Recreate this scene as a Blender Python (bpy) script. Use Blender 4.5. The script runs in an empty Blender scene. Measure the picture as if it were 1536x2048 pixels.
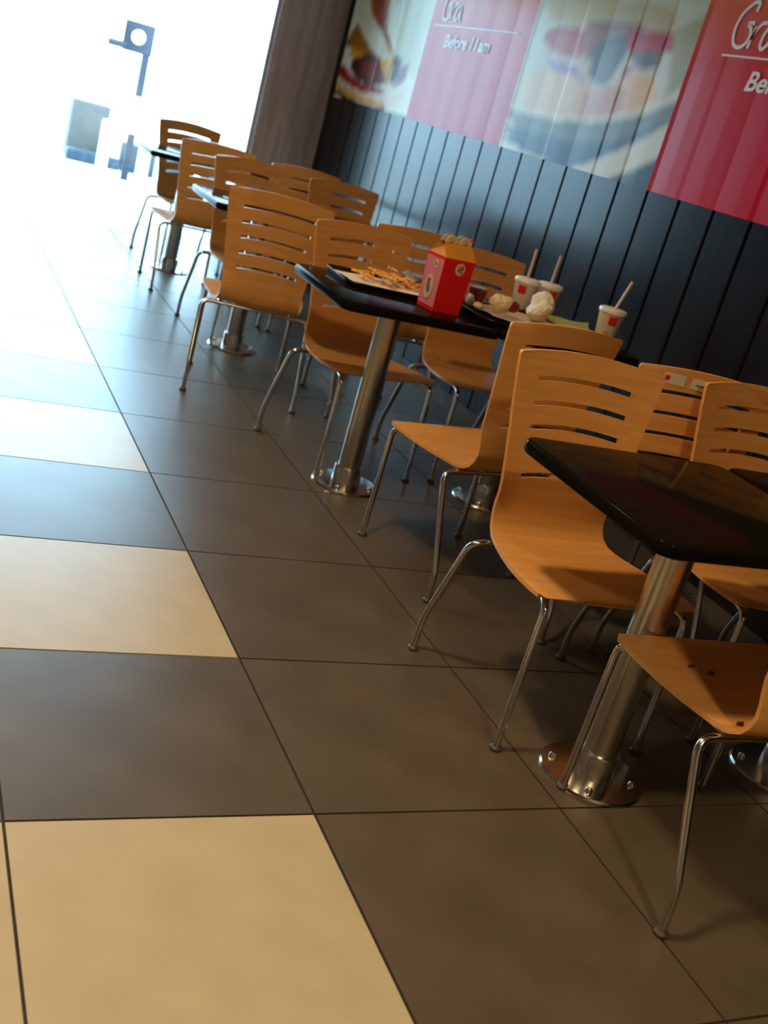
import bpy, bmesh, math, random
from mathutils import Vector, Matrix
random.seed(7)
D = bpy.data
SC = bpy.context.scene
COL = SC.collection
U = 0.6            # one floor tile is 0.6 m; all lengths below are written in tiles

# ------------------------------------------------------------------ camera
cam_data = D.cameras.new('camera')
cam = D.objects.new('camera', cam_data)
COL.objects.link(cam)
CAM_C = (-1.50212, -2.75017, 2.20978)
CAM_RIGHT = (0.894236, -0.362500, 0.262557)
CAM_DOWN = (0.098620, -0.412608, -0.905554)
CAM_FWD = (0.436597, 0.835672, -0.333219)
m = Matrix.Identity(4)
for i in range(3):
    m[i][0] = CAM_RIGHT[i]; m[i][1] = -CAM_DOWN[i]; m[i][2] = -CAM_FWD[i]; m[i][3] = CAM_C[i]*U
cam.matrix_world = m
cam_data.sensor_fit = 'VERTICAL'
cam_data.sensor_height = 36.0
cam_data.sensor_width = 27.0
cam_data.lens = 2197.511/2048*36.0
cam_data.clip_start = 0.05; cam_data.clip_end = 300
cam_data.dof.use_dof = True
cam_data.dof.focus_distance = 2.6
cam_data.dof.aperture_fstop = 4.0
SC.camera = cam

# ------------------------------------------------------------------ world: bright overcast daylight outside
w = D.worlds.new('daylight'); SC.world = w; w.use_nodes = True
bg = w.node_tree.nodes['Background']
bg.inputs['Color'].default_value = (0.45, 0.77, 1.0, 1)
bg.inputs['Strength'].default_value = 15.0

# ------------------------------------------------------------------ warm downlights in the ceiling and an added fill lamp
def warm_lamp(x, y, watts, z=5.1, size=0.5, col=(1.0, 0.71, 0.37)):
    l = D.lights.new('ceiling_or_fill_lamp', 'AREA'); l.shape = 'DISK'; l.size = size*U; l.energy = watts; l.color = col
    l.spread = math.radians(150)
    o = D.objects.new('ceiling_or_fill_lamp', l); COL.objects.link(o); o.location = (x*U, y*U, z*U)
    return o
for x, y, e in ((-1.3, 0.5, 42), (-0.4, -4.4, 52), (-1.3, 4.6, 23), (-1.8, 8.0, 8)):  # second lamp, behind the camera, is added to brighten the camera-facing fronts
    warm_lamp(x, y, e)

SC.view_settings.view_transform = 'Standard'
SC.view_settings.look = 'None'
SC.view_settings.gamma = 1.0
SC.view_settings.use_curve_mapping = False
SC.view_settings.exposure = 0.0

# ------------------------------------------------------------------ materials
def lin(c):
    return tuple(((v/255)/12.92 if v/255 <= 0.04045 else ((v/255+0.055)/1.055)**2.4) for v in c)
def mat(name, base, rough=0.5, metal=0.0, spec=0.5, vary=0.0, scale=(8, 8, 8), bump=0.0, bump_scale=60, coat=0.0, rvary=0.0):
    mt = D.materials.new(name); mt.use_nodes = True
    nt = mt.node_tree; b = nt.nodes['Principled BSDF']
    b.inputs['Base Color'].default_value = (*base, 1)
    b.inputs['Roughness'].default_value = rough
    b.inputs['Metallic'].default_value = metal
    b.inputs['Specular IOR Level'].default_value = spec
    b.inputs['Coat Weight'].default_value = coat
    tc = nt.nodes.new('ShaderNodeTexCoord')
    mp = nt.nodes.new('ShaderNodeMapping'); mp.inputs['Scale'].default_value = scale
    nt.links.new(tc.outputs['Object'], mp.inputs['Vector'])
    n = nt.nodes.new('ShaderNodeTexNoise'); n.inputs['Scale'].default_value = 1.0; n.inputs['Detail'].default_value = 5
    nt.links.new(mp.outputs['Vector'], n.inputs['Vector'])
    if vary > 0:
        r = nt.nodes.new('ShaderNodeValToRGB')
        r.color_ramp.elements[0].position = 0.25; r.color_ramp.elements[1].position = 0.75
        r.color_ramp.elements[0].color = (*[max(0, c*(1-vary)) for c in base], 1)
        r.color_ramp.elements[1].color = (*[min(1, c*(1+vary)) for c in base], 1)
        nt.links.new(n.outputs['Fac'], r.inputs['Fac']); nt.links.new(r.outputs['Color'], b.inputs['Base Color'])
    if rvary > 0:
        mr = nt.nodes.new('ShaderNodeMapRange')
        mr.inputs['To Min'].default_value = max(0.02, rough-rvary); mr.inputs['To Max'].default_value = rough+rvary
        nt.links.new(n.outputs['Fac'], mr.inputs['Value']); nt.links.new(mr.outputs['Result'], b.inputs['Roughness'])
    if bump > 0:
        n2 = nt.nodes.new('ShaderNodeTexNoise'); n2.inputs['Scale'].default_value = bump_scale; n2.inputs['Detail'].default_value = 3
        nt.links.new(tc.outputs['Object'], n2.inputs['Vector'])
        bp = nt.nodes.new('ShaderNodeBump'); bp.inputs['Strength'].default_value = bump; bp.inputs['Distance'].default_value = 0.002
        nt.links.new(n2.outputs['Fac'], bp.inputs['Height']); nt.links.new(bp.outputs['Normal'], b.inputs['Normal'])
    return mt
M = {}
M['tile_dark'] = mat('tile_dark', (0.104, 0.082, 0.055), 0.37, vary=0.22, scale=(5, 5, 5), bump=0.08, bump_scale=220, rvary=0.05)
M['tile_light'] = mat('tile_light', (0.50, 0.435, 0.29), 0.37, vary=0.07, scale=(9, 9, 9), bump=0.08, bump_scale=220, rvary=0.05)
M['grout'] = mat('grout', (0.020, 0.017, 0.015), 0.8, vary=0.2)
M['plank'] = mat('plank', (0.013, 0.013, 0.016), 0.22, spec=0.12, vary=0.25, scale=(3, 30, 2), bump=0.1, bump_scale=40)
M['wall_dark'] = mat('wall_dark', (0.010, 0.010, 0.012), 0.7, vary=0.2)
M['wall_plain'] = mat('wall_plain', (0.30, 0.25, 0.20), 0.7, vary=0.05)
M['ceiling'] = mat('ceiling_paint', (0.45, 0.42, 0.38), 0.8, vary=0.04)
M['laminate'] = mat('laminate', (0.62, 0.53, 0.60), 0.45, vary=0.3, scale=(20, 20, 1.5))
M['wood'] = mat('beech_ply', (0.76, 0.365, 0.105), 0.42, vary=0.13, scale=(4, 60, 60), coat=0.15, bump=0.04, bump_scale=90)
M['chrome'] = mat('chrome', (0.62, 0.60, 0.57), 0.16, metal=1.0, vary=0.05, rvary=0.05)
M['steel'] = mat('brushed_steel', (0.56, 0.53, 0.49), 0.27, metal=1.0, vary=0.12, scale=(60, 60, 1.5), rvary=0.06)
M['pad'] = mat('grey_plastic', (0.06, 0.055, 0.05), 0.5, vary=0.1)
M['blackpad'] = mat('black_plastic', (0.015, 0.015, 0.016), 0.5, vary=0.1)
M['table'] = mat('black_laminate', (0.007, 0.006, 0.0055), 0.10, spec=0.08, vary=0.3, scale=(3, 3, 3), rvary=0.02)
M['table'].node_tree.nodes['Principled BSDF'].inputs['IOR'].default_value = 1.2
M['tableedge'] = mat('black_edge_band', (0.014, 0.014, 0.016), 0.28, vary=0.2)
M['iron'] = mat('black_iron', (0.02, 0.02, 0.02), 0.5, vary=0.2)
M['tray'] = mat('tray_plastic', (0.012, 0.011, 0.011), 0.33, vary=0.2, bump=0.06, bump_scale=400)
M['paper'] = mat('white_paper', (0.88, 0.82, 0.70), 0.8, vary=0.05)
M['tan_paper'] = mat('tan_paper', (0.62, 0.43, 0.22), 0.8, vary=0.15, scale=(25, 25, 25))
M['fry'] = mat('fried_potato', (0.82, 0.42, 0.10), 0.6, vary=0.2, scale=(60, 60, 60))
M['film'] = mat('grey_film', (0.34, 0.33, 0.31), 0.35, vary=0.2, scale=(40, 40, 40))
M['red'] = mat('red_card', (0.80, 0.010, 0.012), 0.45, vary=0.06)
M['pink'] = mat('pink_card', (0.80, 0.24, 0.34), 0.45, vary=0.10)
M['yellow'] = mat('yellow_card', (0.72, 0.30, 0.03), 0.5, vary=0.10)
M['cream'] = mat('cream_print', (0.74, 0.58, 0.36), 0.55, vary=0.08)
M['green'] = mat('green_print', (0.16, 0.22, 0.04), 0.55, vary=0.1)
M['blueprint'] = mat('blue_print', (0.16, 0.17, 0.30), 0.55, vary=0.3, scale=(60, 60, 60))
M['pinkprint'] = mat('pink_print', (0.62, 0.12, 0.32), 0.55, vary=0.1)
M['brownprint'] = mat('brown_print', (0.30, 0.12, 0.05), 0.55, vary=0.2)
M['scuff'] = mat('dark_scuff', (0.10, 0.035, 0.015), 0.7, vary=0.2)
M['darkred'] = mat('dark_red_plastic', (0.16, 0.006, 0.012), 0.15, vary=0.2)
M['sauce'] = mat('red_sauce', (0.26, 0.018, 0.008), 0.25, vary=0.3, scale=(60, 60, 60))
M['lime'] = mat('lime_paper', (0.50, 0.52, 0.12), 0.7, vary=0.12)
M['cup'] = mat('cup_paper', (0.88, 0.80, 0.66), 0.5, vary=0.04)
M['lid'] = mat('cup_lid_plastic', (0.90, 0.85, 0.76), 0.3, vary=0.03)
M['straw'] = mat('straw_plastic', (0.72, 0.55, 0.42), 0.4, vary=0.06)
M['white'] = mat('white_enamel', (0.85, 0.86, 0.85), 0.4, vary=0.03)
M['bluegrey'] = mat('blue_grey_paint', (0.015, 0.017, 0.031), 0.55, vary=0.15)
M['slate'] = mat('slate_blue_paint', (0.010, 0.024, 0.040), 0.6, vary=0.15)
M['palegrey'] = mat('pale_grey_render', (0.075, 0.063, 0.056), 0.7, vary=0.08)
M['concrete'] = mat('pale_paving', (0.62, 0.62, 0.60), 0.8, vary=0.08)
M['bannerwhite'] = mat('banner_white_print', (0.95, 0.92, 0.88), 0.27, spec=0.10, vary=0.03)
M['sticker'] = mat('white_sticker', (0.72, 0.66, 0.52), 0.5, vary=0.06)
M['inkgrey'] = mat('grey_ink', (0.20, 0.17, 0.14), 0.6, vary=0.1)
M['alu'] = mat('aluminium_frame', (0.75, 0.77, 0.78), 0.4, metal=1.0, vary=0.05)
# glass pane: lets daylight in, mirrors a little
g = D.materials.new('window_glass'); g.use_nodes = True; nt = g.node_tree
nt.nodes.remove(nt.nodes['Principled BSDF'])
tr = nt.nodes.new('ShaderNodeBsdfTransparent'); gl = nt.nodes.new('ShaderNodeBsdfGlossy'); gl.inputs['Roughness'].default_value = 0.02
fr = nt.nodes.new('ShaderNodeFresnel'); fr.inputs['IOR'].default_value = 1.45
mx = nt.nodes.new('ShaderNodeMixShader')
nt.links.new(fr.outputs[0], mx.inputs[0]); nt.links.new(tr.outputs[0], mx.inputs[1]); nt.links.new(gl.outputs[0], mx.inputs[2])
nt.links.new(mx.outputs[0], nt.nodes['Material Output'].inputs['Surface'])
M['glass'] = g
# flat print: colours come from a colour attribute laid down below
def print_mat(name, rough):
    mt = D.materials.new(name); mt.use_nodes = True; nt = mt.node_tree; b = nt.nodes['Principled BSDF']
    a = nt.nodes.new('ShaderNodeAttribute'); a.attribute_name = 'print'
    nt.links.new(a.outputs['Color'], b.inputs['Base Color'])
    b.inputs['Roughness'].default_value = rough; b.inputs['Specular IOR Level'].default_value = 0.10
    return mt
M['print'] = print_mat('banner_print', 0.27)

# ------------------------------------------------------------------ mesh helpers (coordinates in tiles)
class MB:
    def __init__(s): s.v = []; s.f = []; s.mi = []
    def add(s, vs, fs, k=0):
        o = len(s.v); s.v += [tuple(v) for v in vs]; s.f += [tuple(i+o for i in f) for f in fs]; s.mi += [k]*len(fs); return s
    def box(s, a, b, k=0):
        (x0, y0, z0), (x1, y1, z1) = a, b
        v = [(x0,y0,z0),(x1,y0,z0),(x1,y1,z0),(x0,y1,z0),(x0,y0,z1),(x1,y0,z1),(x1,y1,z1),(x0,y1,z1)]
        return s.add(v, [(0,3,2,1),(4,5,6,7),(0,1,5,4),(1,2,6,5),(2,3,7,6),(3,0,4,7)], k)
    def tube(s, pts, r, n=10, cap=True, k=0):
        pts = [Vector(p) for p in pts]; rings = []
        t0 = (pts[1]-pts[0]).normalized()
        up = Vector((0,0,1)) if abs(t0.z) < 0.9 else Vector((1,0,0))
        nrm = t0.cross(up).normalized(); vs = []
        rr = r if isinstance(r, (list, tuple)) else [r]*len(pts)
        for i, p in enumerate(pts):
            if i == 0: t = t0
            elif i == len(pts)-1: t = (pts[i]-pts[i-1]).normalized()
            else: t = ((pts[i+1]-pts[i]).normalized()+(pts[i]-pts[i-1]).normalized()).normalized()
            nrm = (nrm - t*nrm.dot(t)).normalized(); bn = t.cross(nrm)
            for j in range(n):
                a = 2*math.pi*j/n; vs.append(p+(nrm*math.cos(a)+bn*math.sin(a))*rr[i])
        fs = []
        for i in range(len(pts)-1):
            for j in range(n):
                fs.append((i*n+j, i*n+(j+1)%n, (i+1)*n+(j+1)%n, (i+1)*n+j))
        if cap:
            fs.append(tuple(reversed(range(n)))); fs.append(tuple((len(pts)-1)*n+j for j in range(n)))
        return s.add(vs, fs, k)
    def lathe(s, prof, n=32, c=(0,0,0), k=0):
        vs = []; fs = []
        for (r, z) in prof:
            for j in range(n):
                a = 2*math.pi*j/n; vs.append((c[0]+r*math.cos(a), c[1]+r*math.sin(a), c[2]+z))
        for i in range(len(prof)-1):
            for j in range(n):
                fs.append((i*n+j, i*n+(j+1)%n, (i+1)*n+(j+1)%n, (i+1)*n+j))
        if prof[0][0] > 1e-6: fs.append(tuple(reversed(range(n))))
        if prof[-1][0] > 1e-6: fs.append(tuple((len(prof)-1)*n+j for j in range(n)))
        return s.add(vs, fs, k)
    def slab(s, poly, z0, z1, k=0):
        n = len(poly)
        v = [(x, y, z0) for x, y in poly]+[(x, y, z1) for x, y in poly]
        fs = [tuple(reversed(range(n))), tuple(range(n, 2*n))]+[(i, (i+1)%n, n+(i+1)%n, n+i) for i in range(n)]
        return s.add(v, fs, k)
    def mesh(s, name, mats, smooth=None):
        me = D.meshes.new(name); me.from_pydata([(a*U, b*U, c*U) for a, b, c in s.v], [], s.f)
        for mm in (mats if isinstance(mats, (list, tuple)) else [mats]): me.materials.append(mm)
        if any(s.mi): me.polygons.foreach_set('material_index', s.mi)
        bm = bmesh.new(); bm.from_mesh(me); bmesh.ops.remove_doubles(bm, verts=bm.verts, dist=1e-6)
        bmesh.ops.recalc_face_normals(bm, faces=bm.faces); bm.to_mesh(me); bm.free()
        if smooth is not None:
            me.polygons.foreach_set('use_smooth', [True]*len(me.polygons)); me.set_sharp_from_angle(angle=math.radians(smooth))
        me.update(); return me
def link(name, me, parent=None, loc=(0,0,0)):
    o = D.objects.new(name, me); COL.objects.link(o)
    o.location = tuple(c*U for c in loc)
    if parent is not None: o.parent = parent
    return o
def obj(name, mb, mats, parent=None, smooth=None, loc=(0,0,0)):
    return link(name, mb.mesh(name, mats, smooth), parent, loc)
def bevelled(mb, name, mats, w, seg=2, parent=None, loc=(0,0,0), smooth=35):
    me = mb.mesh(name, mats); bm = bmesh.new(); bm.from_mesh(me)
    es = [e for e in bm.edges if len(e.link_faces) == 2 and e.calc_face_angle(0) > 0.6]
    bmesh.ops.bevel(bm, geom=es, offset=w*U, segments=seg, affect='EDGES', profile=0.5)
    bm.to_mesh(me); bm.free()
    me.polygons.foreach_set('use_smooth', [True]*len(me.polygons)); me.set_sharp_from_angle(angle=math.radians(smooth))
    return link(name, me, parent, loc)
def tag(o, label=None, cat=None, group=None, kind=None):
    if label: o['label'] = label
    if cat: o['category'] = cat
    if group: o['group'] = group
    if kind: o['kind'] = kind
    return o
def thing(name, loc, label, cat, rz=0.0, group=None):
    o = D.objects.new(name, None); COL.objects.link(o); o.empty_display_size = 0.1
    o.location = tuple(c*U for c in loc); o.rotation_euler = (0, 0, rz)
    return tag(o, label, cat, group)
def dup(root, loc, rz, label):
    c = root.copy(); COL.objects.link(c); c.location = tuple(v*U for v in loc); c.rotation_euler = (0, 0, rz); c['label'] = label
    for ch in root.children:
        d = ch.copy(); COL.objects.link(d); d.parent = c
        for g2 in ch.children:
            e = g2.copy(); COL.objects.link(e); e.parent = d
    return c
def fillet(pts, rad, n=5):
    pts = [Vector(p) for p in pts]; out = [pts[0]]
    for i in range(1, len(pts)-1):
        a, b, c = pts[i-1], pts[i], pts[i+1]
        r = rad[i-1] if isinstance(rad, (list, tuple)) else rad
        d1 = (a-b).normalized(); d2 = (c-b).normalized()
        r1 = min(r, (a-b).length*0.48, (c-b).length*0.48)
        p, q = b+d1*r1, b+d2*r1
        for k in range(n+1):
            t = k/n; out.append(p*(1-t)**2 + b*2*t*(1-t) + q*t*t)
    out.append(pts[-1]); return out
def rrect(x0, y0, x1, y1, r, n=6):
    o = []
    for cx, cy, a0 in ((x1-r, y0+r, -90), (x1-r, y1-r, 0), (x0+r, y1-r, 90), (x0+r, y0+r, 180)):
        for k in range(n+1):
            a = math.radians(a0+90*k/n); o.append((cx+r*math.cos(a), cy+r*math.sin(a)))
    return o

# ================================================================== THE ROOM
WX = 3.30          # face of the plank wall
ROOM = dict(x0=-6.0, x1=WX+0.15, y0=-6.5, y1=11.55, z=5.2)
# floor: a dark grout bed with every tile laid on it
fl = obj('floor', MB().box((ROOM['x0'], ROOM['y0'], -0.12), (ROOM['x1'], 11.9, -0.006)), M['grout'])
tag(fl, kind='structure')
tb = MB(); gp = 0.0050
tb.box((gp, gp, -0.03), (1-gp, 1-gp, 0.0))
tile_meshes = {}
for key in ('tile_dark', 'tile_light'):
    me = tb.mesh(key, M[key]); bm = bmesh.new(); bm.from_mesh(me)
    bm.free()
    tile_meshes[key] = me
for u in range(-6, 4):
    for v in range(-6, 12):
        light = (u < 0 and v % 2 == 1)
        if u == 3:      # cut tiles along the plank wall
            c = obj('floor_tile', MB().box((gp, gp, -0.03), (WX-3-0.002, 1-gp, 0.0)), M['tile_dark'], fl, loc=(u, v, 0)) if v == -6 else link('floor_tile', cut, fl, (u, v, 0))
            cut = c.data
            continue
        link('floor_tile', tile_meshes['tile_light' if light else 'tile_dark'], fl, (u, v, 0))

ce = obj('ceiling', MB().box((ROOM['x0']-.2, ROOM['y0']-.2, ROOM['z']), (ROOM['x1']+.2, 11.9, ROOM['z']+.15)), M['ceiling']); tag(ce, kind='structure')
wl = obj('wall_left', MB().box((ROOM['x0']-.2, ROOM['y0']-.2, -.12), (ROOM['x0'], 11.9, ROOM['z'])), M['wall_plain']); tag(wl, kind='structure')
wb = obj('wall_back', MB().box((ROOM['x0'], ROOM['y0']-.2, -.12), (ROOM['x1']+.2, ROOM['y0'], ROOM['z'])), M['wall_plain']); tag(wb, kind='structure')
wf = obj('wall_front', MB().box((ROOM['x0'], 11.06, -.12), (-1.6, 11.26, ROOM['z'])), M['wall_plain']); tag(wf, kind='structure')
# plank wall on the right: backing, then one plank after another
wr = obj('wall_right', MB().box((WX+0.022, ROOM['y0'], -.12), (WX+0.2, 11.75, ROOM['z'])), M['wall_dark']); tag(wr, kind='structure')
PW, PY = 0.378, 3.198
pm = MB().box((0, 0.011, 0.0), (0.024, PW-0.011, ROOM['z']))
pme = pm.mesh('plank', M['plank']); bm = bmesh.new(); bm.from_mesh(pme)
es = [e for e in bm.edges if abs(e.verts[0].co.z-e.verts[1].co.z) > 0.1 and all(v.co.x < 0.001 for v in e.verts)]
bmesh.ops.bevel(bm, geom=es, offset=0.006*U, segments=1, affect='EDGES'); bm.to_mesh(pme); bm.free()
k0 = math.ceil((ROOM['y0']-PY)/PW); k1 = math.floor((11.0-PY)/PW)
for k in range(k0, k1):
    link('plank', pme, wr, (WX, PY+k*PW, 0.0))
# brown laminate pillar closing the plank wall, window beside it
pl = bevelled(MB().box((2.50, 11.0, -0.02), (WX+0.1, 11.75, ROOM['z'])), 'pillar', M['laminate'], 0.01); tag(pl, kind='structure')
wn = D.objects.new('window_1', None); COL.objects.link(wn); tag(wn, kind='structure'); wn.location = (0, 11.12*U, 0)
obj('pane', MB().box((-1.55, -0.008, 0.0), (2.46, 0.008, 4.0)), M['glass'], wn)
obj('jamb', MB().box((2.455, -0.05, 0), (2.499, 0.05, 4.0)), M['alu'], wn)
obj('jamb', MB().box((-1.6, -0.05, 0), (-1.55, 0.05, 4.0)), M['alu'], wn)
obj('head', MB().box((-1.55, -0.05, 3.95), (2.455, 0.05, 4.0)), M['alu'], wn)
wo = obj('wall_over_window', MB().box((-1.6, 11.06, 4.0), (2.5, 11.26, ROOM['z'])), M['wall_plain']); tag(wo, kind='structure')

# ================================================================== BANNER on the plank wall
def crease(y):
    k = math.floor((y-PY)/PW); f = (y-PY)/PW-k
    rnd = random.Random(k*13+5).uniform(-1, 1)
    return 0.0045 + 0.003*rnd*(f-0.5)*2 + 0.002*(1-abs(2*f-1))
def panel_mesh(name, y_hi, y_lo, z0, z1, ny, nz, colour):
    ys = sorted(set([y_hi+(y_lo-y_hi)*i/ny for i in range(ny+1)]), reverse=True)
    vs = []; fs = []; cs = []
    for j in range(nz+1):
        z = z0+(z1-z0)*j/nz
        for y in ys: vs.append((WX-0.004-crease(y), y, z))
    n = len(ys)
    for j in range(nz):
        for i in range(n-1): fs.append((j*n+i, j*n+i+1, (j+1)*n+i+1, (j+1)*n+i))
    me = D.meshes.new(name); me.from_pydata([(a*U, b*U, c*U) for a, b, c in vs], [], fs)
    at = me.color_attributes.new('print', 'FLOAT_COLOR', 'POINT')
    flat = []
    for c in colour(ys, [z0+(z1-z0)*j/nz for j in range(nz+1)]): flat += [*c, 1.0]
    at.data.foreach_set('color', flat); me.materials.append(M['print']); me.update()
    return me
def inside(p, poly):
    x, y = p; r = False; j = len(poly)-1
    for i in range(len(poly)):
        xi, yi = poly[i]; xj, yj = poly[j]
        if (yi > y) != (yj > y) and x < (xj-xi)*(y-yi)/(yj-yi)+xi: r = not r
        j = i
    return r
def ink(c):          # the photos are printed with deeper, warmer inks than they look under the window sheen
    r, g, b = lin(c); return (max(.012, (r-.05)*1.12), max(.010, (g-.07)*1.06), max(.008, (b-.085)*1.0))
def paint(feats, blur=1):
    def f(ys, zs):
        n, mm = len(ys), len(zs); img = [[ink(feats[0][0])]*n for _ in zs]
        for c, poly in feats[1:]:
            lc = ink(c); y0 = min(p[0] for p in poly); y1 = max(p[0] for p in poly); a0 = min(p[1] for p in poly); a1 = max(p[1] for p in poly)
            for j, z in enumerate(zs):
                if z < a0 or z > a1: continue
                for i, y in enumerate(ys):
                    if y0 <= y <= y1 and inside((y, z), poly): img[j][i] = lc
        for _ in range(blur):
            new = []
            for j in range(mm):
                row = []
                for i in range(n):
                    acc = [0, 0, 0]; cnt = 0
                    for dj in (-1, 0, 1):
                        jj = j+dj
                        if 0 <= jj < mm:
                            for di in (-1, 0, 1):
                                ii = i+di
                                if 0 <= ii < n:
                                    q = img[jj][ii]; acc[0] += q[0]; acc[1] += q[1]; acc[2] += q[2]; cnt += 1
                    row.append((acc[0]/cnt, acc[1]/cnt, acc[2]/cnt))
                new.append(row)
            img = new
        return [c for r in img for c in r]
    return f
def redfade(ys, zs):
    lo = lin((205, 12, 48)); hi = lin((225, 56, 56)); top = lin((238, 125, 75)); out = []
    for z in zs:
        t = min(1, max(0, (z-2.6)/0.7)); t2 = min(1, max(0, (z-3.05)/0.6))
        a = tuple(lo[i]*(1-t)+hi[i]*t for i in range(3)); a = tuple(a[i]*(1-t2)+top[i]*t2 for i in range(3))
        out += [a]*len(ys)
    return out
BURGER_A = [
  ((235, 235, 222), [(14.25,3.61), (7.63,3.62), (6.53,1.97), (12.22,1.13)]),
  ((214, 216, 196), [(9.63,3.61), (8.56,3.61), (8.46,2.55), (9.16,2.76)]),
  ((52, 44, 52), [(11.36,2.26), (10.22,2.24), (9.21,2.20), (8.32,2.17), (10.79,1.53)]),
  ((176, 120, 84), [(10.80,2.77), (10.49,3.07), (10.40,3.51), (9.71,3.51), (9.56,3.00), (9.16,2.76), (9.71,2.67)]),
  ((150, 84, 52), [(10.16,3.40), (9.89,3.46), (9.64,3.05), (9.38,2.85), (9.71,2.88), (10.05,3.14)]),
  ((226, 220, 200), [(9.72,2.98), (9.46,2.86), (9.30,2.76), (9.26,2.69), (9.35,2.66), (9.55,2.69), (9.83,2.76), (10.14,2.87), (10.42,2.99), (10.60,3.10), (10.64,3.18), (10.54,3.21), (10.32,3.17), (10.02,3.09)]),
  ((222, 212, 190), [(10.74,3.45), (10.40,3.51), (10.25,3.24), (9.90,2.98), (10.17,2.97), (10.61,3.17)]),
  ((96, 52, 44), [(9.13,2.51), (9.23,2.45), (9.43,2.41), (9.70,2.40), (9.99,2.41), (10.24,2.46), (10.40,2.53), (10.43,2.61), (10.32,2.67), (10.09,2.71), (9.81,2.72), (9.53,2.69), (9.30,2.64), (9.16,2.58)]),
  ((140, 86, 76), [(9.27,2.52), (9.33,2.48), (9.46,2.46), (9.62,2.45), (9.80,2.46), (9.95,2.49), (10.05,2.54), (10.06,2.58), (9.99,2.63), (9.86,2.65), (9.69,2.66), (9.51,2.65), (9.37,2.61), (9.28,2.57)]),
  ((226, 170, 70), [(9.52,2.67), (9.14,2.73), (9.15,2.43)]),
  ((226, 160, 60), [(10.52,2.76), (10.06,2.71), (10.18,2.65), (10.54,2.66)]),
  ((62, 60, 80), [(9.14,2.76), (8.91,2.72), (8.89,2.57), (9.01,2.45), (9.10,2.50)]),
  ((150, 120, 140), [(8.94,2.64), (8.67,2.70), (8.69,2.53), (8.95,2.42)]),
  ((170, 70, 56), [(10.80,2.54), (10.63,2.55), (10.35,2.46), (9.82,2.39), (9.20,2.40), (9.19,2.34), (9.84,2.30), (10.44,2.35), (10.79,2.42)]),
  ((226, 170, 120), [(10.78,2.36), (10.46,2.32), (9.77,2.27), (9.19,2.28), (8.76,2.40), (8.62,2.49), (8.53,2.42), (8.69,2.29), (9.14,2.20), (9.75,2.18), (10.39,2.22), (10.76,2.28)]),
  ((240, 220, 206), [(9.19,2.28), (8.76,2.40), (8.62,2.49), (8.53,2.42), (8.69,2.29), (9.10,2.22)]),
  ((240, 226, 205), [(10.48,2.17), (10.50,2.16), (10.54,2.15), (10.60,2.15), (10.66,2.15), (10.72,2.15), (10.75,2.16), (10.76,2.18), (10.74,2.19), (10.70,2.20), (10.64,2.20), (10.58,2.20), (10.53,2.19), (10.49,2.18)]),
]
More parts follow.
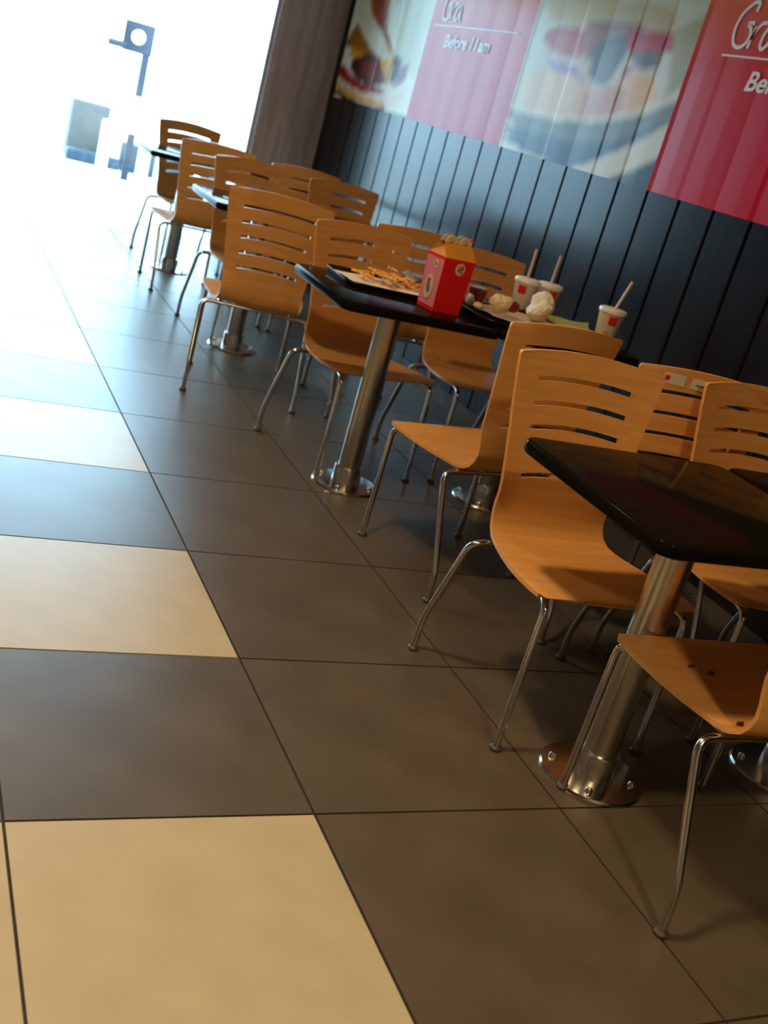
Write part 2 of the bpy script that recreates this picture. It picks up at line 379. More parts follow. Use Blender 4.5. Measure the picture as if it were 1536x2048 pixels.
BURGER_B = [
  ((205, 206, 190), [(7.85,3.62), (3.68,3.62), (2.78,2.06), (6.31,1.33)]),
  ((178, 178, 150), [(4.27,3.23), (3.93,3.34), (3.83,2.60), (4.09,2.43), (4.13,2.90)]),
  ((206, 188, 150), [(4.84,3.32), (4.87,3.25), (5.01,3.20), (5.25,3.17), (5.54,3.17), (5.84,3.20), (6.06,3.26), (6.17,3.33), (6.13,3.41), (5.95,3.46), (5.68,3.48), (5.38,3.48), (5.12,3.44), (4.92,3.38)]),
  ((196, 182, 150), [(4.24,3.29), (4.26,3.24), (4.36,3.20), (4.53,3.18), (4.73,3.18), (4.93,3.20), (5.08,3.25), (5.15,3.30), (5.12,3.35), (5.01,3.39), (4.83,3.41), (4.62,3.40), (4.44,3.38), (4.31,3.34)]),
  ((150, 130, 128), [(5.42,3.25), (4.65,3.25), (4.65,3.14), (4.67,3.07), (5.30,3.07)]),
  ((190, 84, 78), [(5.22,3.06), (5.24,3.02), (5.34,2.98), (5.50,2.97), (5.68,2.97), (5.86,3.00), (5.99,3.04), (6.05,3.09), (6.02,3.14), (5.90,3.17), (5.74,3.19), (5.55,3.18), (5.39,3.15), (5.27,3.11)]),
  ((186, 74, 74), [(4.85,3.20), (4.24,3.21), (4.20,3.07), (4.72,3.05)]),
  ((168, 118, 110), [(5.06,3.13), (5.05,3.09), (5.09,3.06), (5.15,3.04), (5.23,3.04), (5.30,3.05), (5.37,3.09), (5.40,3.13), (5.41,3.17), (5.37,3.20), (5.31,3.22), (5.23,3.22), (5.15,3.20), (5.09,3.17)]),
  ((206, 206, 196), [(5.85,2.96), (5.83,2.90), (5.84,2.85), (5.89,2.82), (5.97,2.81), (6.05,2.84), (6.13,2.88), (6.18,2.93), (6.20,2.99), (6.18,3.04), (6.13,3.07), (6.06,3.07), (5.97,3.05), (5.90,3.01)]),
  ((110, 112, 118), [(5.31,2.96), (5.18,3.11), (4.78,3.16), (4.76,3.00), (4.88,2.81), (5.05,2.79)]),
  ((172, 136, 178), [(5.84,2.92), (5.60,2.92), (5.30,2.89), (5.20,2.78), (5.38,2.71), (5.67,2.78)]),
  ((176, 140, 180), [(4.72,2.93), (4.55,3.01), (4.62,2.90), (4.67,2.77), (4.75,2.79)]),
  ((118, 108, 120), [(4.73,3.04), (4.33,3.08), (4.31,2.97), (4.53,2.94)]),
  ((212, 204, 192), [(5.38,2.90), (5.22,3.00), (5.17,2.86), (4.98,2.73), (5.08,2.72), (5.24,2.83)]),
  ((228, 196, 170), [(4.98,2.66), (5.02,2.58), (5.16,2.52), (5.39,2.48), (5.66,2.48), (5.92,2.51), (6.12,2.58), (6.20,2.67), (6.15,2.75), (5.98,2.82), (5.73,2.85), (5.45,2.84), (5.21,2.80), (5.05,2.74)]),
  ((206, 160, 146), [(5.15,2.71), (4.81,2.81), (4.58,2.60), (5.12,2.54)]),
  ((230, 186, 142), [(4.20,2.78), (4.21,2.71), (4.27,2.65), (4.36,2.62), (4.48,2.62), (4.59,2.66), (4.68,2.71), (4.72,2.79), (4.71,2.86), (4.64,2.91), (4.54,2.94), (4.43,2.93), (4.32,2.90), (4.24,2.84)]),
  ((190, 140, 104), [(4.75,2.79), (4.64,2.81), (4.56,2.61), (4.68,2.59)]),
  ((120, 132, 134), [(6.35,2.49), (5.57,2.49), (4.83,2.55), (4.29,2.66), (3.90,2.82), (3.96,2.62), (4.27,2.41), (4.82,2.30), (5.97,2.30)]),
  ((76, 104, 124), [(6.31,2.36), (5.82,2.35), (5.08,2.36), (4.54,2.43), (4.16,2.55), (4.44,2.37), (5.03,2.15), (5.89,2.19)]),
  ((218, 218, 202), [(6.32,2.52), (5.58,2.51), (4.91,2.56), (4.42,2.66), (4.02,2.82), (3.89,2.89), (3.87,2.83), (4.01,2.75), (4.39,2.62), (4.89,2.53), (5.56,2.47), (6.30,2.47)]),
  ((60, 92, 120), [(6.31,2.25), (5.72,2.19), (5.03,2.16), (4.58,2.32), (4.26,2.51), (3.96,2.63), (4.71,2.35), (5.61,2.29)]),
  ((222, 222, 216), [(6.32,2.27), (5.89,2.19), (5.46,2.13), (5.09,2.12), (6.34,2.00)]),
  ((216, 214, 206), [(5.17,2.13), (4.78,2.24), (4.29,2.45), (3.96,2.62), (3.83,2.59), (3.94,2.41), (4.35,2.22), (4.65,2.14), (4.85,2.12)]),
  ((60, 84, 102), [(4.48,2.16), (4.21,2.26), (3.90,2.42), (3.75,2.38), (3.86,2.05), (4.54,2.08)]),
]
BZ0, BZ1 = 2.17, 4.3
bn = thing('wall_banner', (0, 0, 0), 'long printed banner of burger photos and red panels on the dark plank wall', 'banner')
link('burger_photo', panel_mesh('burger_photo', 10.74, 8.42, BZ0, BZ1, 66, 90, paint(BURGER_A)), bn)['label'] = 'bacon and cheese roll photo, far end of the banner'
link('red_panel', panel_mesh('red_panel', 8.42, 6.27, BZ0, BZ1, 46, 24, redfade), bn)['label'] = 'faded pink-red panel between the two burger photos'
link('burger_photo', panel_mesh('burger_photo', 6.27, 3.96, BZ0, BZ1, 80, 100, paint(BURGER_B)), bn)['label'] = 'burger with tomato and purple onion in a bowl'
link('red_panel', panel_mesh('red_panel', 3.96, 1.75, BZ0, BZ1, 46, 24, redfade), bn)['label'] = 'deep red panel nearest the camera'
# print on the red panels: bold line, hairline rule, brush script
ROT = Matrix(((0, 0, -1), (-1, 0, 0), (0, 1, 0)))   # text x -> -y, text y -> z, facing -x
def words(name, s, y, z, size, shear, parent, offset=0.0, sx=1.0, font_m='bannerwhite'):
    cu = D.curves.new(name, 'FONT'); cu.body = s; cu.size = size*U; cu.shear = shear; cu.offset = offset*U; cu.extrude = 0.0006
    tmp = D.objects.new(name, cu); COL.objects.link(tmp)
    me = D.meshes.new_from_object(tmp.evaluated_get(bpy.context.evaluated_depsgraph_get()))
    D.objects.remove(tmp); D.curves.remove(cu)
    me.name = name; me.materials.clear(); me.materials.append(M[font_m])
    me.transform(ROT.to_4x4() @ Matrix.Diagonal((sx, 1, 1, 1)))
    me['width'] = (max(v.co.y for v in me.vertices)-min(v.co.y for v in me.vertices))/U
    return link(name, me, parent, (WX-0.0142, y, z))
def word_line(text, y, z, size, shear, parent, offset=0.0, sx=1.0):
    adv = 0.0
    for w in text.split():
        o = words('lettering', w, y-adv, z, size, shear, parent, offset, sx)
        adv += (o.data['width'] + 0.30*size*sx)
def strokes(name, lines, y, z, sc, parent, r=0.012):
    mb = MB()                                   # flat brush strokes lying in the banner plane
    for ln in lines:
        p2 = [(p.x, p.y) for p in fillet([(a*1.35, b, 0) for a, b in ln], 0.16, 5)]
        vs = []; n = len(p2)
        for i, (a, b) in enumerate(p2):
            q0 = p2[max(0, i-1)]; q1 = p2[min(n-1, i+1)]
            dx, dy = q1[0]-q0[0], q1[1]-q0[1]; L = math.hypot(dx, dy) or 1
            for sg in (-1, 1):
                u, v = a*sc-sg*dy/L*r, b*sc+sg*dx/L*r
                vs += [(WX-0.0150, y-u, z+v), (WX-0.0138, y-u, z+v)]
        fs = []
        for i in range(n-1):
            k = 4*i
            fs += [(k, k+2, k+6, k+4), (k+1, k+5, k+7, k+3), (k, k+4, k+5, k+1), (k+2, k+3, k+7, k+6)]
        fs += [(0, 1, 3, 2), (4*n-4, 4*n-2, 4*n-1, 4*n-3)]
        mb.add(vs, fs)
    return obj(name, mb, M['bannerwhite'], parent)
SCRIPT = [[(.42,.80),(.46,1.0),(.30,1.0),(.06,.72),(.0,.35),(.10,.06),(.28,.0),(.45,.14),(.46,.42),(.28,.55),(.48,.56)],
          [(.56,.48),(.52,.25),(.50,.02)], [(.50,.2),(.58,.42),(.70,.58),(.80,.56)],
          [(1.02,.48),(.90,.52),(.80,.36),(.78,.1),(.86,.0),(.98,.14),(1.06,.5),(1.06,.12),(1.14,.0)]]
for y0, nm in ((8.22, 'a'), (3.665, 'b')):
    for a, b in ((0, 1), (1, 3), (3, 4)):
        strokes('script_letter', SCRIPT[a:b], y0-.055, 3.145, 0.28, bn)
    obj('rule_line', MB().box((WX-0.0150, y0-1.75, 3.092), (WX-0.0138, y0-0.02 if nm == 'b' else y0+0.08, 3.104)), M['bannerwhite'], bn)
    word_line('Before 11 am', y0-(0.255 if nm == 'a' else 0.345), 2.905, 0.165, 0.18, bn, 0.004, 1.15)

# ================================================================== CHAIRS
def shell_mesh():
    rows = [(-.010,.682,.318,0),(-.002,.688,.356,0),(.026,.692,.377,0),(.09,.692,.386,0),(.20,.686,.380,0),(.30,.681,.366,0),(.40,.677,.346,0),
            (.48,.675,.326,0),(.545,.676,.310,0),(.595,.684,.299,0),(.630,.705,.292,0),(.650,.735,.288,0),(.662,.775,.287,0),(.669,.82,.288,.3),(.675,.87,.292,.7)]
    zs = [.924,.946, 1.029,1.051, 1.137,1.159, 1.240,1.262, 1.344,1.366, 1.41, 1.452, 1.466, 1.474]
    ws = [.299,.301,.311,.314,.326,.328,.341,.344,.356,.359,.364,.368,.368,.360]
    slot_rows = []
    for i, (z, w_) in enumerate(zip(zs, ws)):
        y = .680+(z-.9)*.105 if z > .9 else .68
        if i in (0, 2, 4, 6, 8): slot_rows.append(len(rows))
        rows.append((y, z, w_, 1.0))
    S = [-1,-.975,-.93,-.83,-.73,-.70,-.55,-.38,-.19,0,.19,.38,.55,.70,.73,.83,.93,.975,1]
    SH = 0.705
    bm = bmesh.new(); grid = []
    for ri, (y, z, w_, a) in enumerate(rows):
        r = []
        for s in S:
            zz = z + a*0.030*(0.5-s*s)
            yy = y - a*0.035*s*s
            if a == 0: zz -= 0.010*(1-s*s)*min(1, y/.1)
            if ri == 0: yy += 0.012*s*s
            r.append(bm.verts.new((s*w_*U, yy*U, zz*U)))
        grid.append(r)
    for i in range(len(rows)-1):
        for j in range(len(S)-1):
            if i in slot_rows and abs((S[j]+S[j+1])/2) < SH: continue
            bm.faces.new((grid[i][j], grid[i][j+1], grid[i+1][j+1], grid[i+1][j]))
    bmesh.ops.recalc_face_normals(bm, faces=bm.faces)
    fs = list(bm.faces)
    if sum(f.normal.z for f in fs[:200]) < 0: bmesh.ops.reverse_faces(bm, faces=fs)
    bmesh.ops.solidify(bm, geom=list(bm.faces), thickness=0.017*U)
    bmesh.ops.recalc_face_normals(bm, faces=bm.faces)
    me = D.meshes.new('shell'); bm.to_mesh(me); bm.free(); me.materials.append(M['wood'])
    me.polygons.foreach_set('use_smooth', [True]*len(me.polygons)); me.set_sharp_from_angle(angle=math.radians(42))
    return me
TR = 0.0155
def make_chair(label, loc, rz):
    t = thing('cafe_chair', loc, label, 'chair', rz, 'wooden cafe chairs on chrome legs')
    link('shell', shell_mesh(), t)
    pad = MB().lathe([(0, 0), (.022, 0), (.026, .004), (.026, .012), (.018, .020), (0, .020)], 12).mesh('foot_pad', M['pad'], 40)
    for s in (-1, 1):
        f = obj('leg', MB().tube(fillet([(s*.345,0,.010),(s*.338,.004,.652),(s*.300,.13,.655)], .05, 6), TR, 10), M['chrome'], t, 50)
        link('foot_pad', pad, f, (s*.345, 0, 0))
        r = obj('leg', MB().tube(fillet([(s*.255,.585,.640),(s*.392,.585,.640),(s*.402,.765,.165),(s*.402,.772,.010)], [.09,.06], 7), TR, 10), M['chrome'], t, 50)
        link('foot_pad', pad, r, (s*.402, .772, 0))
        obj('seat_rail', MB().tube([(s*.300,.13,.655),(s*.255,.585,.640)], TR, 10), M['chrome'], t, 50)
    obj('cross_rail', MB().tube([(-.285,.25,.652),(.285,.25,.652)], .012, 8), M['chrome'], t, 50)
    obj('cross_rail', MB().tube([(-.255,.585,.640),(.255,.585,.640)], .012, 8), M['chrome'], t, 50)
    return t
D2 = math.radians
CH = [  # label, front-foot centre x, y, rotation (0 = faces the camera end, 180 = faces the windows)
 ('wooden chair facing us behind the nearest table, whole seat and slotted back in view', 1.255, .365, -1.5),
 ('wooden chair behind the nearest tables at the right edge, seat cut by the frame', 2.32, .44, 0),
 ('wooden chair at the bottom right corner, chip-marked seat, back outside the frame', 1.43, .115, 178.5),
 ('wooden chair seen edge-on, pulled out from the near side of the red box table', 1.44, 2.467, 189.5),
 ('wooden chair with two white stickers on its top rail', 2.20, 1.945, 168),
 ('wooden chair facing us behind the table that holds the red meal box', 1.451, 3.33, 9),
 ('wooden chair facing us behind the drink cups, mostly hidden by the red box and tray', 2.345, 3.45, 4),
 ('wooden chair with its back turned, large slotted back left of the table with fries', 1.11, 5.38, 168),
 ('wooden chair turned away against the plank wall, top seen left of the red box', 2.03, 5.33, 180),
 ('wooden chair facing us behind the third aisle table from the camera', 1.49, 6.33, 6),
 ('wooden chair facing us behind the third wall table from the camera', 2.40, 6.36, 8),
 ('wooden chair with its back turned before the farthest aisle table, in silhouette', 1.30, 8.70, 182),
 ('dim brown chair with its back turned below the brown pillar', 2.07, 8.46, 186),
 ('farthest wooden chair on the aisle, bright slots showing the window', 1.62, 9.36, 9),
]
chairs = []
for i, (lb, x, y, a) in enumerate(CH):
    chairs.append(make_chair(lb, (x, y, 0), D2(a)) if i == 0 else dup(chairs[0], (x, y, 0), D2(a), lb))
# the two stickers on one back (rear face, towards us)
st = chairs[4]
def on_back(x0, x1, z0, z1, lift, th=.0008, n=6):
    mb = MB(); vs = []; fs = []
    for lay in (0, th):
        for z in (z0, z1):
            for i in range(n+1):
                x = x0+(x1-x0)*i/n
                vs.append((x, .7505-.035*(x/.363)**2+(z-1.422)*.105+lift+lay, z))
    m_ = n+1
    for i in range(n):
        fs += [(i, m_+i, m_+i+1, i+1), (2*m_+i, 2*m_+i+1, 3*m_+i+1, 3*m_+i), (i, i+1, 2*m_+i+1, 2*m_+i), (m_+i, 3*m_+i, 3*m_+i+1, m_+i+1)]
    fs += [(0, 2*m_, 3*m_, m_), (n, m_+n, 3*m_+n, 2*m_+n)]
    return mb.add(vs, fs)
for x0, dot in ((.195, True), (.055, False)):
    k = obj('sticker', on_back(x0-.055, x0+.055, 1.400, 1.452, .0012), M['sticker'], st)
    if dot: obj('red_dot', on_back(x0+.024, x0+.046, 1.415, 1.437, .0022), M['red'], k)
    else: obj('ink_mark', on_back(x0-.035, x0+.03, 1.418, 1.426, .0022), M['inkgrey'], k)
# scuffs on the seat of the nearest cut-off chair
for (x, y) in ((.16, .20), (.10, .24), (.22, .56)):
    obj('scuff_mark', MB().box((x-.012, y-.004, .672), (x+.012, y+.004, .6875)), M['scuff'], chairs[2])

# ================================================================== TABLES
TZ = 1.22
def make_table(label, loc):
    t = thing('cafe_table', loc, label, 'table', 0, 'square black cafe tables on steel posts')
    top = bevelled(MB().slab(rrect(-.505, -.485, .505, .485, .075, 8), TZ-.055, TZ), 'tabletop', M['table'], .018, 3, t, smooth=60)
    obj('edge_band', MB().slab(rrect(-.500, -.480, .500, .480, .072, 8), TZ-.052, TZ-.020), M['tableedge'], top, 30)
    obj('mounting_plate', MB().box((-.2, -.2, TZ-.075), (.2, .2, TZ-.0555)), M['iron'], t)
    obj('post', MB().lathe([(.071, .02), (.071, TZ-.075)], 36), M['steel'], t, 30)
    obj('collar', MB().lathe([(.074, .016), (.090, .018), (.090, .118), (.086, .126), (.072, .128)], 36), M['steel'], t, 30)
    bp = obj('base_plate', MB().lathe([(0, 0), (.212, 0), (.214, .006), (.208, .016), (.09, .022), (0, .022)], 48), M['chrome'], t, 30)
    for k in range(4):
        a = D2(45+90*k+8)
        obj('bolt', MB().lathe([(.016, .015), (.016, .028), (.010, .036), (0, .038)], 10, (.165*math.cos(a), .165*math.sin(a), 0)), M['steel'], bp, 40)
    return t
TB = [('black square table nearest the camera, its bare corner pointing into the aisle', 1.27, .205),
      ('black square table cut by the right edge of the picture', 2.285, .205),
      ('black square table carrying the red meal box and a tray of fries', 1.275, 3.19),
      ('black square table carrying the drink cups and crumpled wrappers', 2.29, 3.19),
      ('third black table up the aisle, its edge shining white by the turned chair', 1.31, 6.20),
      ('third black table by the plank wall, shining edge behind the slotted chairs', 2.36, 6.22),
      ('farthest black table on the aisle, dark post against the glare', 1.36, 9.2),
      ('farthest black table by the brown pillar', 2.38, 9.22)]
tables = []
for i, (lb, x, y) in enumerate(TB):
    tables.append(make_table(lb, (x, y, 0)) if i == 0 else dup(tables[0], (x, y, 0), 0, lb))

# ================================================================== ON THE TABLES
def tray(label, x0, y0, x1, y1, rz=0):
    cx, cy = (x0+x1)/2, (y0+y1)/2; hx, hy = (x1-x0)/2, (y1-y0)/2
    t = thing('serving_tray', (cx, cy, TZ), label, 'tray', rz, 'black serving trays')
    mb = MB(); vs = []; n = 0
    prof = [(.035, 0.0), (.018, .004), (.004, .030), (0, .033), (-.002, .028), (.012, .0), (.032, -.0)]
    prof = [(.032, .001), (.014, .001), (-.002, .028), (0, .034), (.005, .032), (.020, .008), (.036, .007)]
    rings = []
    for ins, z in prof:
        rings.append([(a, b, z) for a, b in rrect(-hx+ins, -hy+ins, hx-ins, hy-ins, max(.02, .07-ins), 6)])
    for r in rings: vs += r
    n = len(rings[0]); fs = []
    for i in range(len(rings)-1):
        for j in range(n): fs.append((i*n+j, i*n+(j+1)%n, (i+1)*n+(j+1)%n, (i+1)*n+j))
    fs.append(tuple(reversed(range(n)))); fs.append(tuple((len(rings)-1)*n+j for j in range(n)))
    mb.add(vs, fs); obj('tray_body', mb, M['tray'], t, 40)
    return t
tray('black serving tray holding fries and a paper sheet beside the red box', .955, 3.155, 1.63, 3.64, D2(-2))
tray('black serving tray under the crumpled wrappers and green paper', 1.70, 2.86, 2.55, 3.44, D2(4))
def sheet(name, poly, z, matk, label, cat, wob=.012, seed=1, group=None, n=9, th=.003):
    # a paper sheet: a bilinear patch between four corners, gently rumpled
    rnd = random.Random(seed); a, b, c, d = poly; mb = MB(); vs = []; fs = []
    ph = [rnd.uniform(0, 6) for _ in range(4)]
    cx = sum(p[0] for p in poly)/4; cy = sum(p[1] for p in poly)/4
    for lay in (0, 1):
        for j in range(n+1):
            for i in range(n+1):
                s, t = i/n, j/n
                x = (a[0]*(1-s)+b[0]*s)*(1-t)+(d[0]*(1-s)+c[0]*s)*t
                y = (a[1]*(1-s)+b[1]*s)*(1-t)+(d[1]*(1-s)+c[1]*s)*t
                h = wob*(1+math.sin(7*s+ph[0]+3*t)*.6+math.sin(9*t+ph[1]-4*s)*.4)*(0.3+abs(s-.5)+abs(t-.5))
                vs.append((x-cx, y-cy, h+lay*th))
    q = (n+1)**2
    for j in range(n):
        for i in range(n):
            k = j*(n+1)+i
            fs.append((k, k+n+1, k+n+2, k+1)); fs.append((q+k, q+k+1, q+k+n+2, q+k+n+1))
    bd = list(range(n+1))+[(n+1)*j+n for j in range(1, n+1)]+[n*(n+1)+i for i in range(n-1, -1, -1)]+[(n+1)*j for j in range(n-1, 0, -1)]
    for i in range(len(bd)):
        u, v = bd[i], bd[(i+1) % len(bd)]; fs.append((u, v, q+v, q+u))
    mb.add(vs, fs); o = obj(name, mb, M[matk], None, 50, (cx, cy, z))
    return tag(o, label, cat, group)
sheet('paper_sheet', [(1.01,3.22),(1.58,3.20),(1.58,3.56),(1.01,3.58)], TZ+.010, 'paper', 'cream paper sheet under the fries on the tray', 'paper', .008, 3)
# fries: one pile, each fry a bent square stick
mb = MB(); rnd = random.Random(11)
for k in range(70):
    x = 1.33+rnd.gauss(0, .10); y = 3.42+rnd.gauss(0, .055); x = min(1.55, max(1.10, x)); y = min(3.54, max(3.28, y))
    z = TZ+.040+abs(rnd.gauss(0, .012))+(.02 if abs(x-1.3) < .1 else 0); a = rnd.uniform(0, 3.14); L = rnd.uniform(.05, .095); up = rnd.uniform(-.1, .22)
    d = Vector((math.cos(a), math.sin(a), up)).normalized()*L/2; c = Vector((x, y, z))
    mb.tube([c-d, c+Vector((0, 0, .004)), c+d], .0085, 4)
tag(obj('french_fries', mb, M['fry'], None, None), 'loose pile of golden fries on the tray beside the red box', 'fries', kind='stuff')
sheet('plastic_wrapper', [(1.46,3.50),(1.62,3.44),(1.66,3.56),(1.50,3.62)], TZ+.030, 'film', 'grey crinkled wrapper leaning at the end of the fries', 'wrapper', .035, 5)

# red meal box
bx = thing('meal_box', (1.478, 3.02, TZ), 'red and pink cardboard meal box with yellow gabled top and round prints', 'meal box', D2(9))
HX, HY, BH = .095, .084, .315
body = MB(); body.add([(-HX,-HY,0),(HX,-HY,0),(HX,HY,0),(-HX,HY,0),(-HX-.012,-HY-.008,BH),(HX+.012,-HY-.008,BH),(HX+.012,HY+.008,BH),(-HX-.012,HY+.008,BH)],
    [(0,3,2,1),(0,1,5,4),(1,2,6,5),(2,3,7,6),(3,0,4,7)])
obj('box_body', body, M['red'], bx)
sd = MB(); e = .0015
sd.add([(-HX-e,-HY+.004,.02),(-HX-e,HY-.004,.02),(-HX-.012-e,HY+.004,BH-.02),(-HX-.012-e,-HY-.004,BH-.02)], [(0,1,2,3)])
sd.add([(-HX-e-.001,-HY+.004,.02),(-HX-e-.001,HY-.004,.02),(-HX-.012-e-.001,HY+.004,BH-.02),(-HX-.012-e-.001,-HY-.004,BH-.02)], [(3,2,1,0)])
side = obj('side_print', sd, M['pink'], bx)
# gable: two sloping yellow panels rising to the handles, side gussets
gt = MB(); RZ = BH+.075
for s in (-1, 1):
    gt.add([(-HX-.012, s*(HY+.008), BH), (HX+.012, s*(HY+.008), BH), (HX+.004, s*.022, RZ), (-HX-.004, s*.022, RZ)], [(0,1,2,3)])
gt.add([(-HX-.012,-HY-.008,BH),(-HX-.012,HY+.008,BH),(-HX+.02,0,RZ-.02),(-HX-.004,-.022,RZ),(-HX-.004,.022,RZ)], [(0,2,3),(0,1,2),(1,4,2)])
gt.add([(HX+.012,-HY-.008,BH),(HX+.012,HY+.008,BH),(HX-.02,0,RZ-.02),(HX+.004,-.022,RZ),(HX+.004,.022,RZ)], [(0,3,2),(0,2,1),(1,2,4)])
obj('gable', gt, M['yellow'], bx)
# two handle tabs with a rounded top and a hand hole each
for s in (-1, 1):
    for cx in (-.05, .05):
        outer = [(cx+.044*math.cos(a), .046*math.sin(a)) for a in [math.pi*k/12 for k in range(13)]]
        inner = [(cx+.020*math.cos(a), .026*math.sin(a)) for a in [math.pi*k/12 for k in range(13)]]
        hb = MB(); n = 13; vs = []
        for yy in (s*.020, s*.026):
            vs += [(x, yy, RZ+z) for x, z in outer]+[(x, yy, RZ+z) for x, z in inner]
        fs = []
        for i in range(n-1):
            fs += [(i, i+1, n+i+1, n+i), (2*n+i, 3*n+i, 3*n+i+1, 2*n+i+1), (i, 2*n+i, 2*n+i+1, i+1), (n+i, n+i+1, 3*n+i+1, 3*n+i)]
        fs += [(0, n, 3*n, 2*n), (n-1, 3*n-1, 4*n-1, 2*n-1)]
        hb.add(vs, fs); obj('handle_tab', hb, M['cream'], bx)
def disc(name, parent, c, rx, rz_, axis, mk, lift, n=28):
    mb = MB(); p = []
    for k in range(n):
        a = 2*math.pi*k/n
        p.append((rx*math.cos(a), rz_*math.sin(a)))
    if axis == 'y': v = [(c[0]+a, c[1]-lift, c[2]+b) for a, b in p]+[(c[0]+a, c[1]-lift-.0012, c[2]+b) for a, b in p]
    else: v = [(c[0]-lift-.039*b, c[1]+a, c[2]+b) for a, b in p]+[(c[0]-lift-.0012-.039*b, c[1]+a, c[2]+b) for a, b in p]
    mb.add(v, [tuple(range(n)), tuple(reversed(range(n, 2*n)))]+[(i, (i+1) % n, n+(i+1) % n, n+i) for i in range(n)])
    return obj(name, mb, M[mk], parent)
fc = (.012, -HY-.0085, .262)
d1 = disc('round_print', bx, (.012, -HY-.0065, .262), .034, .036, 'y', 'cream', .001)
for (ax, az, r1, r2, mk) in ((-.006, -.004, .013, .011, 'blueprint'), (.012, .010, .010, .012, 'brownprint'), (-.012, .016, .008, .007, 'yellow'), (.010, -.016, .012, .007, 'pinkprint')):
    disc('print_blot', d1, (.012+ax, -HY-.0065, .262+az), r1, r2, 'y', mk, .0026, 12)
d2 = disc('oval_print', bx, (-HX-.007, .004, .125), .042, .072, 'x', 'cream', .003)
for (ay, az, r1, r2, mk) in ((.002, .03, .024, .018, 'brownprint'), (-.004, -.012, .018, .026, 'blueprint'), (.016, .004, .012, .014, 'pinkprint'), (-.018, .028, .010, .012, 'cream')):
    disc('print_blot', d2, (-HX-.007, .004+ay, .125+az), r1, r2, 'x', mk, .0046, 12)
d3 = disc('small_print', bx, (-HX-.0122, -.02, .262), .020, .026, 'x', 'cream', .003, 16)
disc('print_blot', d3, (-HX-.0122, -.02, .262), .008, .012, 'x', 'green', .0046, 10)
tag(bevelled(MB().box((-.018,-.008,0),(.018,.008,.030)), 'pink_tag', M['pinkprint'], .004, 2, None, (1.585, 3.06, TZ+BH+.085)), 'small pink and white tag caught on the top of the meal box', 'tag')

# paper cups
def cup(label, x, y, rz, lean, tilt_dir, sx, H=.205, mark=True):
    t = thing('paper_cup', (x, y, TZ), label, 'cup', rz, 'white paper cups with straws')
    obj('cup_body', MB().lathe([(.058, 0), (.060, .003), (.083, H), (.085, H+.003)], 32), M['cup'], t, 40)
    obj('lid', MB().lathe([(.083, H-.012), (.089, H-.010), (.090, H+.008), (.084, H+.016), (.078, H+.012), (.070, H+.020), (0, H+.022)], 32), M['lid'], t, 40)
    d = Vector((math.cos(tilt_dir)*math.sin(lean), math.sin(tilt_dir)*math.sin(lean), math.cos(lean))); b = Vector((sx, 0, H+.012))
    obj('straw', MB().tube([b-d*.02, b+d*.20], .0095, 8), M['straw'], t, 50)
    # printed red square on the cup wall with a lighter print below
    for nm, mk, a0, a1, z0, z1 in (('red_square_print', 'red', -.32, .38, .125, .180), ('gold_print', 'yellow', -.45, .05, .035, .085)):
        if not mark and mk == 'yellow': continue
        mb = MB(); vs = []; N = 6
        for lay in (0, .0015):
            for z in (z0, z1):
                r = .060+(.083-.060)*z/H+.0006+lay
                for i in range(N+1):
                    a = -math.pi/2+a0+(a1-a0)*i/N; vs.append((r*math.cos(a), r*math.sin(a), z))
        n = N+1; fs = []
        for i in range(N): fs += [(i, i+1, n+i+1, n+i), (2*n+i, 3*n+i, 3*n+i+1, 2*n+i+1)]
        mb.add(vs, fs); obj(nm, mb, M[mk], t, 60)
    return t
cup('white paper cup standing alone at the wall end of the table, rightmost of three', 2.69, 3.04, D2(-22), D2(14), D2(-10), .01)
cup('white paper cup with the taller straw, left one of the touching pair', 2.345, 3.56, D2(-50), D2(4), D2(-60), -.01, mark=False)
cup('white paper cup with the shorter straw, right one of the touching pair', 2.545, 3.60, D2(-8), D2(4), D2(-80), .0, H=.20, mark=False)

# wrappers and leftovers on the second tray
def crumple(name, c, r, matk, label, cat, seed, amp=.3, sub=3):
    bm = bmesh.new(); bmesh.ops.create_icosphere(bm, subdivisions=sub, radius=1.0); rnd = random.Random(seed)
    dirs = [Vector((rnd.gauss(0, 1), rnd.gauss(0, 1), rnd.gauss(0, 1))).normalized() for _ in range(26)]
    for v in bm.verts:
        n = v.co.normalized(); f = 1.0
        for k, d in enumerate(dirs): f -= amp*max(0, n.dot(d)-.72)*(1 if k % 3 else -1.0)
        f += rnd.uniform(-.05, .05)
        v.co = Vector((n.x*r[0]*f*U, n.y*r[1]*f*U, max(-r[2]*.98, n.z*r[2]*f)*U))
    me = D.meshes.new(name); bm.to_mesh(me); bm.free(); me.materials.append(M[matk])
    o = link(name, me, None, c); return tag(o, label, cat)
T0 = TZ+.010
sheet('liner_paper', [(1.84,3.00),(2.42,2.90),(2.48,3.36),(1.84,3.40)], T0, 'tan_paper', 'greasy tan wrapper sheet spread on the second tray', 'paper', .012, 8)
sheet('green_paper', [(2.33,3.00),(2.57,3.02),(2.75,3.34),(2.40,3.36)], TZ+.036, 'lime', 'lime green paper corner sticking out past the crumpled ball', 'paper', .010, 9)
crumple('paper_ball', (2.235,3.13,T0+.105), (.105,.095,.085), 'paper', 'crumpled white wrapper ball in front of the cup pair', 'wrapper', 21, .75)
wb2 = crumple('burger_wrapper', (1.965,3.155,T0+.085), (.085,.07,.062), 'cream', 'crumpled cream burger wrapper with a red sauce stain', 'wrapper', 33, .4)
ss = crumple('sauce_stain', (.058,-.03,-.004), (.052,.040,.040), 'sauce', None, None, 40, .3, 2); ss.parent = wb2
sc = thing('sauce_tub', (1.845, 3.275, TZ+.036), 'small glossy dark red sauce tub beside the meal box', 'sauce tub')
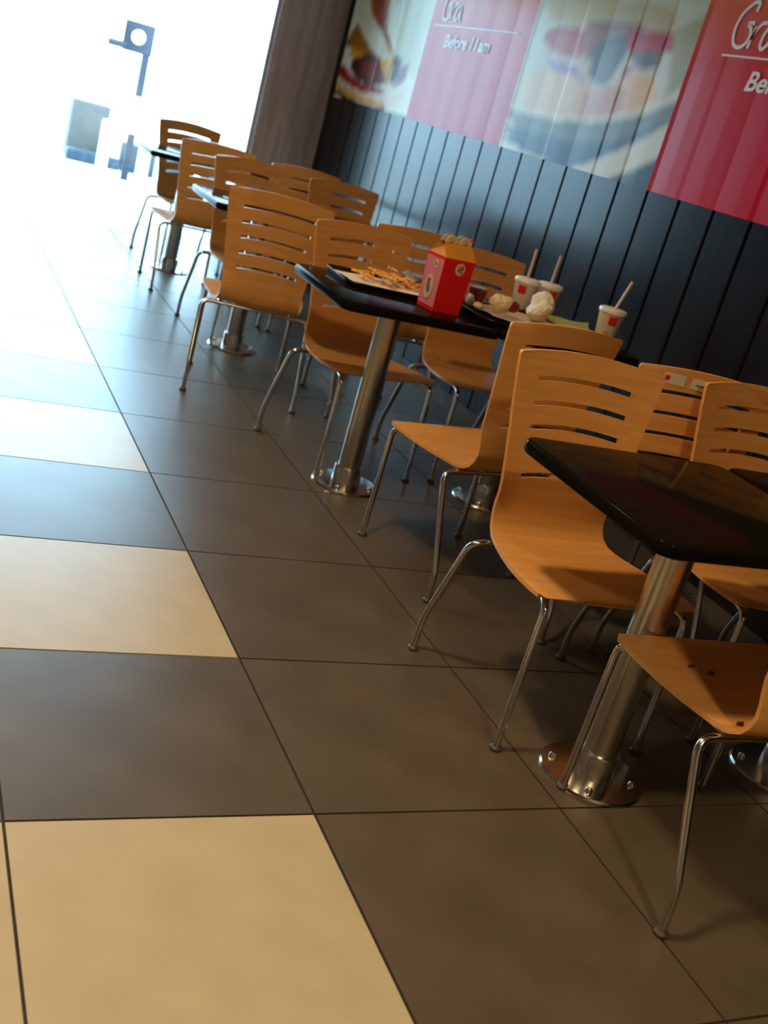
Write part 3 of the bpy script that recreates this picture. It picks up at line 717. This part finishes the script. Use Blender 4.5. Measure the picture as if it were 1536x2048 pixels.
obj('tub', MB().lathe([(.046, 0), (.062, .095), (.066, .098), (.060, .101), (0, .099)], 24), M['darkred'], sc, 40)
obj('torn_lid', MB().box((-.04, -.03, .101), (.045, .03, .105)), M['film'], sc)
crumple('bread_crust', (1.742,3.03,TZ+.036+.030), (.035,.03,.026), 'cream', 'lower small cream bread scrap at the foot of the red box', 'food scrap', 51, .3, 2)
crumple('bread_crust', (1.745,3.16,TZ+.036+.040), (.03,.04,.036), 'cream', 'upper cream bread scrap between the red box and sauce tub', 'food scrap', 52, .3, 2)

# ================================================================== OUTSIDE THE WINDOW
gr = obj('ground_outside', MB().box((-40, 11.9, -.14), (40, 70, -.02)), M['concrete']); tag(gr, kind='structure')
kb = bevelled(MB().box((1.25, 17.5, -.02), (2.15, 17.8, .17)), 'kerb', M['slate'], .02); tag(kb, 'low slate blue kerb left of the white outdoor chair', 'kerb')
k2 = bevelled(MB().box((2.2, 17.6, -.02), (4.4, 18.0, .46)), 'low_wall', M['slate'], .02); tag(k2, 'slate blue low wall behind the legs of the white outdoor chairs', 'wall')
gb = bevelled(MB().box((1.30, 18.1, -.02), (1.98, 18.6, .95)), 'planter_box', M['palegrey'], .03); tag(gb, 'pale grey planter block outside, left of the white chairs', 'planter')
def white_chair(label, loc, rz):
    t = thing('outdoor_chair', loc, label, 'chair', rz, 'white outdoor chairs')
    bevelled(MB().box((-.36, -.04, .90), (.36, .02, 1.36)), 'backrest', M['white'], .03, 2, t)
    bevelled(MB().box((-.36, -.02, .80), (.36, .62, .88)), 'seat', M['white'], .02, 2, t)
    for sx in (-.32, .32):
        for sy in (.02, .56): obj('leg', MB().tube([(sx, sy, -.02), (sx, sy, .82)], .045, 10), M['white'], t, 50)
        obj('back_post', MB().box((sx-.03, -.03, .86), (sx+.03, .01, .92)), M['white'], t)
    return t
wc = white_chair('white outdoor chair left of the farthest wooden chair', (1.88, 15.5, 0), D2(0))
dup(wc, (2.85, 15.9, 0), D2(-6), 'white outdoor chair mostly hidden behind the farthest wooden chair')
sg = thing('outdoor_sign', (2.02, 16.4, 0), 'blue-grey square sign with a white disc and side arm on a post outside', 'sign')
obj('post', MB().box((-.02, -.03, -.02), (.10, .03, 2.0)), M['bluegrey'], sg)
bevelled(MB().box((-.36, -.04, 1.96), (.12, .02, 2.42)), 'sign_board', M['bluegrey'], .02, 2, sg)
obj('side_arm', MB().tube([(-.58, -.01, 2.03), (-.30, -.01, 2.03)], .055, 12), M['bluegrey'], sg, 40)
obj('white_disc', MB().tube([(-.13, -.046, 2.20), (-.13, -.040, 2.20)], .11, 28), M['white'], sg, 30)
